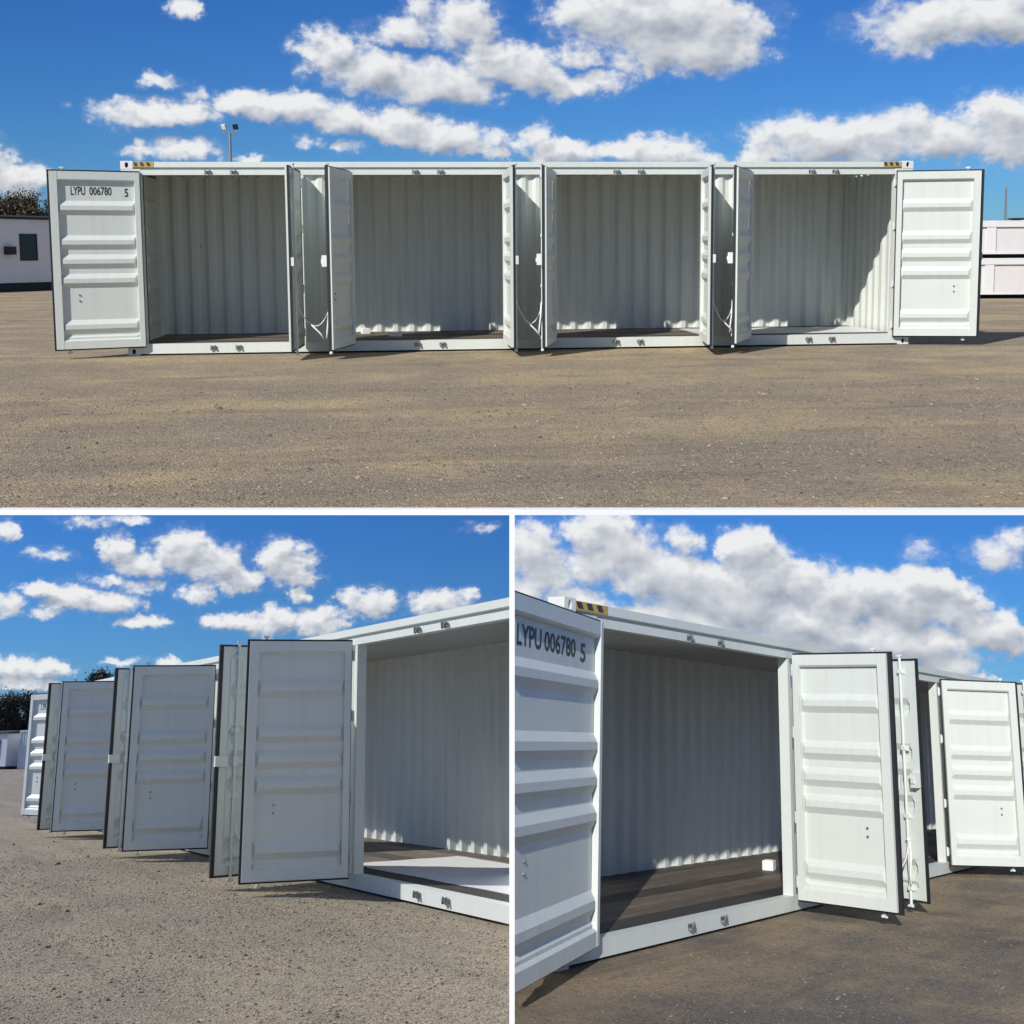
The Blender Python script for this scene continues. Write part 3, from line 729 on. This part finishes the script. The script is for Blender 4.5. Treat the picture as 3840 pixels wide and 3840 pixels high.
def tie_rope(n, a, b, label, seed):
    """thin white rope slung between the lock rods of two neighbouring doors, ends hanging"""
    r = random.Random(seed); A = Vector((a.x, a.y, .80)); B = Vector((b.x, b.y, .76))
    pts = []
    for i in range(15):
        t = i/14; p = A.lerp(B, t); p.z -= .30*(1-(2*t-1)**2)*(.8+.4*t); p.y -= .01*math.sin(9*t); pts.append(p)
    mb = MB(); mb.tube(pts, .0075, 6)
    for q, s in ((A, 1), (B, -1)):
        mb.tube([q + Vector((.022*math.cos(k), .022*math.sin(k), .008*k/6)) for k in [i*.8 for i in range(17)]], .0075, 6)
    m = pts[6]; mb.tube([m, m + Vector((.05, -.02, -.05)), m + Vector((.13, -.03, -.13)), m + Vector((.17, -.02, -.20))], [.011, .012, .012, .009], 6)
    mb.tube([B + Vector((-.02, -.02, 0)), B + Vector((-.03, -.03, -.18)), B + Vector((-.05, -.02, -.36)), B + Vector((-.06, -.03, -.46))], [.012, .013, .012, .009], 6)
    return tag(mb.obj('tie_rope', ROPE, n, smooth=True), label, 'rope', 'ropes tying neighbouring doors')

c1, r1 = container(1, 1.30, [159.5, 93, 103, 89.8, 104.3, 99, 116.5, 14], 'long white container seen square on with all eight side doors open, upper yard')
c2, r2 = container(2, 1.209, [160, 84.6, 113.5, 85, 108.8, 84.2, 103.8, 12], 'white container receding to the left with open doors in a row, lower left yard', 1.62)
c3, r3 = container(3, 1.178, [164, 98.5, 109.8, 49, 104, 60, 104, 20], 'white container receding to the right behind its lettered open door, lower right yard', 2.6)
for n, rods, lab in ((1, r1, ('rope slung between doors left of the second bay, upper yard', 'rope slung between doors in the middle of the long container, upper yard', 'rope slung between doors left of the last bay, upper yard')),
                     (2, r2, (None, None, 'white rope hanging beside the nearest pair of doors, lower left yard')),
                     (3, r3, ('white rope hanging between the nearest pair of doors, lower right yard', None, None))):
    for k, lb in enumerate(lab):
        if lb: tie_rope(n, rods[2*k+1], rods[2*k+2], lb, k)

# ------------------------------------------------------------------ things on the container floor
FZ = .1665
def sheet(n, label):
    S = STRETCH[n]; x0, x1 = 8.9*S, 12.0*S
    v = []; nx, ny = 24, 8
    rr = random.Random(3)
    for i in range(nx+1):
        for j in range(ny+1):
            x = x0+(x1-x0)*i/nx; y = .42+1.5*j/ny + .012*math.sin(i*.9)
            v.append((x, y, FZ+.006+.004*math.sin(i*1.7+j*.8)*math.sin(j*1.1)))
    f = [(i*(ny+1)+j, (i+1)*(ny+1)+j, (i+1)*(ny+1)+j+1, i*(ny+1)+j+1) for i in range(nx) for j in range(ny)]
    top = len(v); v += [(a, b, FZ+.0012) for a, b, c in v]
    f += [tuple(top+k for k in reversed(q)) for q in list(f)]
    mb = MB().add(v, f); return tag(mb.obj('floor_sheet', SHEET, n, smooth=True), label, 'sheet', 'white sheets on the container floor')
sheet(1, 'white sheet lying on the container floor at the right, upper yard')
sheet(2, 'white sheet lying on the container floor, half sunlit, lower left yard')
BLOCK = mat('white_foam', col=(.82, .82, .80), rough=.8)
def block(n, x, y, sx, sy, sz, rz, label):
    mb = MB(); mb.box(-sx/2, sx/2, -sy/2, sy/2, 0, sz); mb.box(-sx*.3, sx*.3, -sy*.3, sy*.3, sz, sz*1.06)
    o = mb.obj('foam_block', BLOCK, n, M=T(x, y, FZ+.0015, rz)); bv = o.modifiers.new('bevel', 'BEVEL'); bv.width = .012; bv.segments = 2
    tag(o, label, 'block', 'white blocks on the container floor')
block(1, 3.52, 1.80, .13, .12, .09, .3, 'white block on the floor beside the second bay door, upper yard')
block(1, 4.02, 1.05, .20, .09, .05, -.2, 'low flat white piece on the floor of the second bay, upper yard')
block(3, 7.03, 1.30, .17, .14, .12, .2, 'white block on the dark floor behind the sill, lower right yard')

# ------------------------------------------------------------------ trees
def tree(n, x, y, h, wid, label, leaf, seed, leaves=6000, base=.25, group='dark trees behind the yard'):
    r = np.random.default_rng(seed); root = empty('tree', n, Matrix.Translation((x, y, 0)))
    tag(root, label, 'tree', group)
    mb = MB(); tips = []
    mb.tube([(0, 0, -.2), (.1, 0, h*.25), (.0, .15, h*.5), (.1, .1, h*.8)], [h*.032, h*.026, h*.018, h*.006], 8)
    for k in range(9):
        a = r.uniform(0, 6.28); z0 = h*r.uniform(.22, .6); ln = wid*r.uniform(.28, .5)
        p = Vector((0, 0, z0)); q = p + Vector((math.cos(a)*ln*.6, math.sin(a)*ln*.6, h*.12)); e = q + Vector((math.cos(a)*ln*.5, math.sin(a)*ln*.5, h*r.uniform(.05, .2)))
        mb.tube([p, q, e], [h*.012, h*.008, h*.003], 6); tips += [q, e]
    mb.obj('trunk', BARK, n, root, smooth=True)
    cl = []
    for k in range(64):
        a = r.uniform(0, 6.28); rad = wid*.5*math.sqrt(r.uniform(0, 1)); zz = h*(base+(1-base)*r.uniform(.03, .92))
        lim = 1-abs((zz/h-base)/(1-base)-.42)*1.15
        cl.append((math.cos(a)*rad*max(.25, lim), math.sin(a)*rad*max(.25, lim), zz))
    cl = np.array(cl)
    c = cl[r.integers(0, len(cl), leaves)] + r.normal(0, 1, (leaves, 3))*np.array([wid*.085, wid*.085, h*.055])
    s = r.uniform(.035, .085, leaves)*h/6
    d1 = r.normal(0, 1, (leaves, 3)); d1 /= np.linalg.norm(d1, axis=1)[:, None]
    d2 = np.cross(d1, r.normal(0, 1, (leaves, 3))); d2 /= np.linalg.norm(d2, axis=1)[:, None]
    a_, b_ = d1*s[:, None]*1.6, d2*s[:, None]*.7
    v = np.stack([c-a_, c+b_, c+a_, c-b_], 1).reshape(-1, 3)
    m = bpy.data.meshes.new('crown'); m.from_pydata(v.tolist(), [], (np.arange(leaves*4).reshape(-1, 4)).tolist()); m.update()
    link('crown', m, leaf, n, root)
tree(1, -25.0, 70, 6.0, 6.4, 'dark tree furthest left behind the white site cabin, upper yard', LEAF, 1, 26000)
tree(1, -21.4, 69.5, 5.7, 3.6, 'rounded brownish tree behind the white site cabin, upper yard', LEAF2, 2, 20000)
tree(1, -19.4, 72, 5.5, 3.6, 'small dark tree beside the lettered door, upper yard', LEAF, 3, 16000)
for i, (x, y, h, w, lf, lb) in enumerate(((-101, 12.4, 6.7, 5, LEAF, 'dark tree at the far left edge behind the white sheds, lower left yard'),
        (-99, 14.6, 6.6, 4.2, LEAF2, 'brownish tree behind the grey shed, lower left yard'),
        (-100, 17.4, 6.5, 5, LEAF, 'dark tree behind the far open door, lower left yard'),
        (-97.5, 22.7, 8.5, 3.6, LEAF2, 'tree top showing above the second pair of doors, lower left yard'),
        (-102, 8.6, 6.9, 6, LEAF, 'tree reaching out of the left edge, lower left yard'))):
    tree(2, x, y, h, w, lb, lf, 20+i, 26000, .02)

# ------------------------------------------------------------------ site cabin, left of the upper yard
CLAD = mat('pale_cladding', paint_fn((.80, .80, .79), .4)); ROOFM = mat('dark_trim', col=(.02, .02, .023), rough=.6)
GLASS = mat('dark_glass', col=(.012, .014, .018), rough=.08)
def cabin(n, M, ln, dp, z0, z1, label, wins, ac=None, cat='cabin'):
    root = empty('site_cabin', n, M); tag(root, label, cat)
    k = int(ln/.9)
    MB().box(0, ln, 0, dp, z0, z1).obj('wall', CLAD, n, root)
    MB().box(0, ln, -.014, -.0005, z0+.002, z0+.12).obj('base_trim', CLAD, n, root)
    MB().extr([(-.10, z1+.002), (-.10, z1+.10), (dp/2, z1+.22), (dp+.1, z1+.10), (dp+.1, z1+.002)], -.1, ln+.1).obj('roof', ROOFM, n, root)
    MB().box(.05, ln-.05, .08, dp-.08, .02, z0-.002).obj('skid', ROOFM, n, root)
    for x, w, a, b in wins:
        f = MB(); f.box(x-.05, x, -.03, -.001, a, b); f.box(x+w, x+w+.05, -.03, -.001, a, b); f.box(x-.05, x+w+.05, -.0301, -.001, b+.0005, b+.05); f.box(x-.05, x+w+.05, -.0301, -.001, a-.05, a-.0005)
        fo = f.obj('window', ROOFM, n, root); MB().box(x, x+w, -.012, -.002, a, b).obj('pane', GLASS, n, fo)
    if ac:
        x, z = ac; a = MB(); a.box(x, x+.46, -.22, -.015, z, z+.34); a.tube([(x+.23, -.235, z+.17), (x+.23, -.22, z+.17)], .13, 14)
        a.obj('air_conditioner', ROOFM, n, root)
cabin(1, T(-17.46, 27.2, 0, R(55)), 14.4, 3.0, .36, 3.04, 'white site cabin with a dark window at the left edge, upper yard', [(10.0, .8, 1.34, 2.38), (5.0, .8, 1.34, 2.38)], (9.15, 1.55))
cabin(2, T(-71.83, 7.25, 0, R(30)), 5.0, 2.4, .2, 2.45, 'white site cabin with a dark window at the left edge, lower left yard', [(3.3, .95, .9, 2.0), (1.0, .95, .9, 2.0)])

def small_box(n, M, w, d, h, mt, label, name='storage_container'):
    root = empty(name, n, M); tag(root, label, 'container')
    ww = corr(.06, w-.06, .28, .035)
    MB().strip([(s, .03+q, .15) for s, q in ww], [(s, .03+q, h-.12) for s, q in ww]).obj('front_wall', mt, n, root)
    dd = corr(.06, d-.06, .28, .035)
    for x, sg in ((.03, 1), (w-.03, -1)):
        MB().strip([(x+sg*q, s, .15) for s, q in dd], [(x+sg*q, s, h-.12) for s, q in dd]).obj('side_wall', mt, n, root)
    for x in (0, w-.12):
        for y in (0, d-.12): MB().box(x, x+.12, y, y+.12, .02, h).obj('corner_post', mt, n, root)
    for z0, z1 in ((.02, .15), (h-.12, h-.002)):
        MB().box(.121, w-.121, .001, .1, z0, z1).obj('rail', mt, n, root)
        for x in (.001, w-.1): MB().box(x, x+.099, .121, d-.121, z0, z1).obj('rail', mt, n, root)
    MB().box(.05, w-.05, .05, d-.05, h-.06, h-.03).obj('roof', mt, n, root)
    MB().box(.05, w-.05, d-.06, d-.03, .1, h-.1).obj('back_wall', mt, n, root)
GREY = mat('grey_paint', paint_fn((.34, .36, .39), .7))
small_box(2, T(-66.9, 10.45, 0, R(30)), 2.9, 2.4, 2.66, WHITE, 'white storage container beside the far open door, lower left yard')

# ------------------------------------------------------------------ stacked white packs, right of the upper yard
PACK = mat('white_pack_wrap', paint_fn((.74, .74, .725), .4)); PACKC = mat('pinkish_panel', paint_fn((.70, .675, .655), .4)); TIMBER = mat('dark_timber', col=(.02, .019, .018), rough=.9)
def pack(M, ln, dp, h, label):
    root = empty('panel_pack', 1, M); tag(root, label, 'pack', 'stacked white packs')
    MB().box(0, ln, 0, dp, .12, h).obj('body', PACKC, 1, root)
    for x in (.0, .46, ln-.35): MB().box(x+.001, x+.28, -.045, -.001, .121, h-.001).obj('upright_board', PACK, 1, root)
    b = MB(); b.box(.001, ln-.001, -.061, -.046, h-.16, h-.0015); b.obj('top_board', PACK, 1, root)
    b = MB(); b.box(.001, ln-.001, -.0611, -.0461, .122, .20); b.obj('bottom_board', PACK, 1, root)
    MB().box(-.04, -.002, .0, dp, .121, h-.002).obj('end_board', PACK, 1, root)
    MB().box(-.03, ln+.03, -.03, dp+.03, h+.001, h+.03).obj('lid', PACK, 1, root)
    for x in (.2, ln/2, ln-.4): MB().box(x, x+.16, .02, dp-.02, .0, .1195).obj('bearer', TIMBER, 1, root)
    MB().box(.4, ln-.5, .3, dp-.3, .005, .119).obj('skid', TIMBER, 1, root)
pack(T(21.45, 17.1, 0, R(-8)), 5.2, 2.2, 1.19, 'white panel pack at the bottom of the stack, right edge, upper yard')
pack(T(21.5, 17.15, 1.222, R(-8)), 5.2, 2.2, 1.10, 'white panel pack on top of the stack, right edge, upper yard')
b = MB(); b.box(0, 2.2, 0, .5, 0, .05); b.box(.1, .25, .05, .45, -.04, -.0005); b.box(1.9, 2.05, .05, .45, -.04, -.0005)
tag(b.obj('plank', TIMBER, 1, M=T(23.0, 17.5, 2.394, R(-8))), 'dark plank lying on the top pack at the right edge', 'plank')

# ------------------------------------------------------------------ poles
def light_pole():
    root = empty('floodlight_pole', 1, T(-5.6, 57.4, 0)); tag(root, 'grey floodlight pole standing behind the long container', 'light pole')
    MB().tube([(0, 0, 0), (0, 0, 4.5), (0, 0, 8.75)], [.13, .11, .08], 10).obj('mast', STEEL, 1, root)
    MB().box(-.5, .5, -.05, .05, 8.7501, 8.85).obj('cross_arm', STEEL, 1, root)
    for sx, a, mt in ((-1, .3, 'l'), (1, -.2, 'r')):
        M = Matrix.Translation((sx*.34, -.08, 9.08)) @ Matrix.Rotation(a*sx*2, 4, 'Z') @ Matrix.Rotation(.45, 4, 'X')
        b = MB(); b.box(-.15, .15, -.02, .10, -.15, .15); b.box(-.10, .10, .1001, .18, -.09, .09)
        l = b.obj('floodlight', WHITE2 if sx < 0 else ROOFM, 1, root, M)
        MB().box(-.125, .125, -.03, -.0205, -.125, .125).obj('lens', GLASS if sx > 0 else WHITE, 1, l)
        MB().bar((sx*.34, 0, 8.8501), (sx*.34, 0, 9.02), .02).obj('bracket', STEEL, 1, root)
light_pole()
root = empty('thin_mast', 1, T(40.6, 52.2, 0)); tag(root, 'thin grey mast behind the white packs', 'mast')
MB().tube([(0, 0, 0), (0, 0, 5.1)], [.09, .06], 8).obj('pole', STEEL, 1, root)
MB().tube([(0, 0, 5.1), (0, 0, 5.25)], [.02, .015], 6).obj('tip', STEEL, 1, root)

# ------------------------------------------------------------------ trim the lower yards at the added divider
for n in (2, 3):
    gone = []
    for o in YARD[n].objects:
        if o.type == 'MESH' and o.name.split('.')[0] not in ('ground', 'gravel') and not clip_world(o, CUT[n]): gone.append(o)
    for o in gone:
        for ch in o.children:
            if ch not in gone: ch.parent = o.parent
    for o in gone: bpy.data.objects.remove(o)
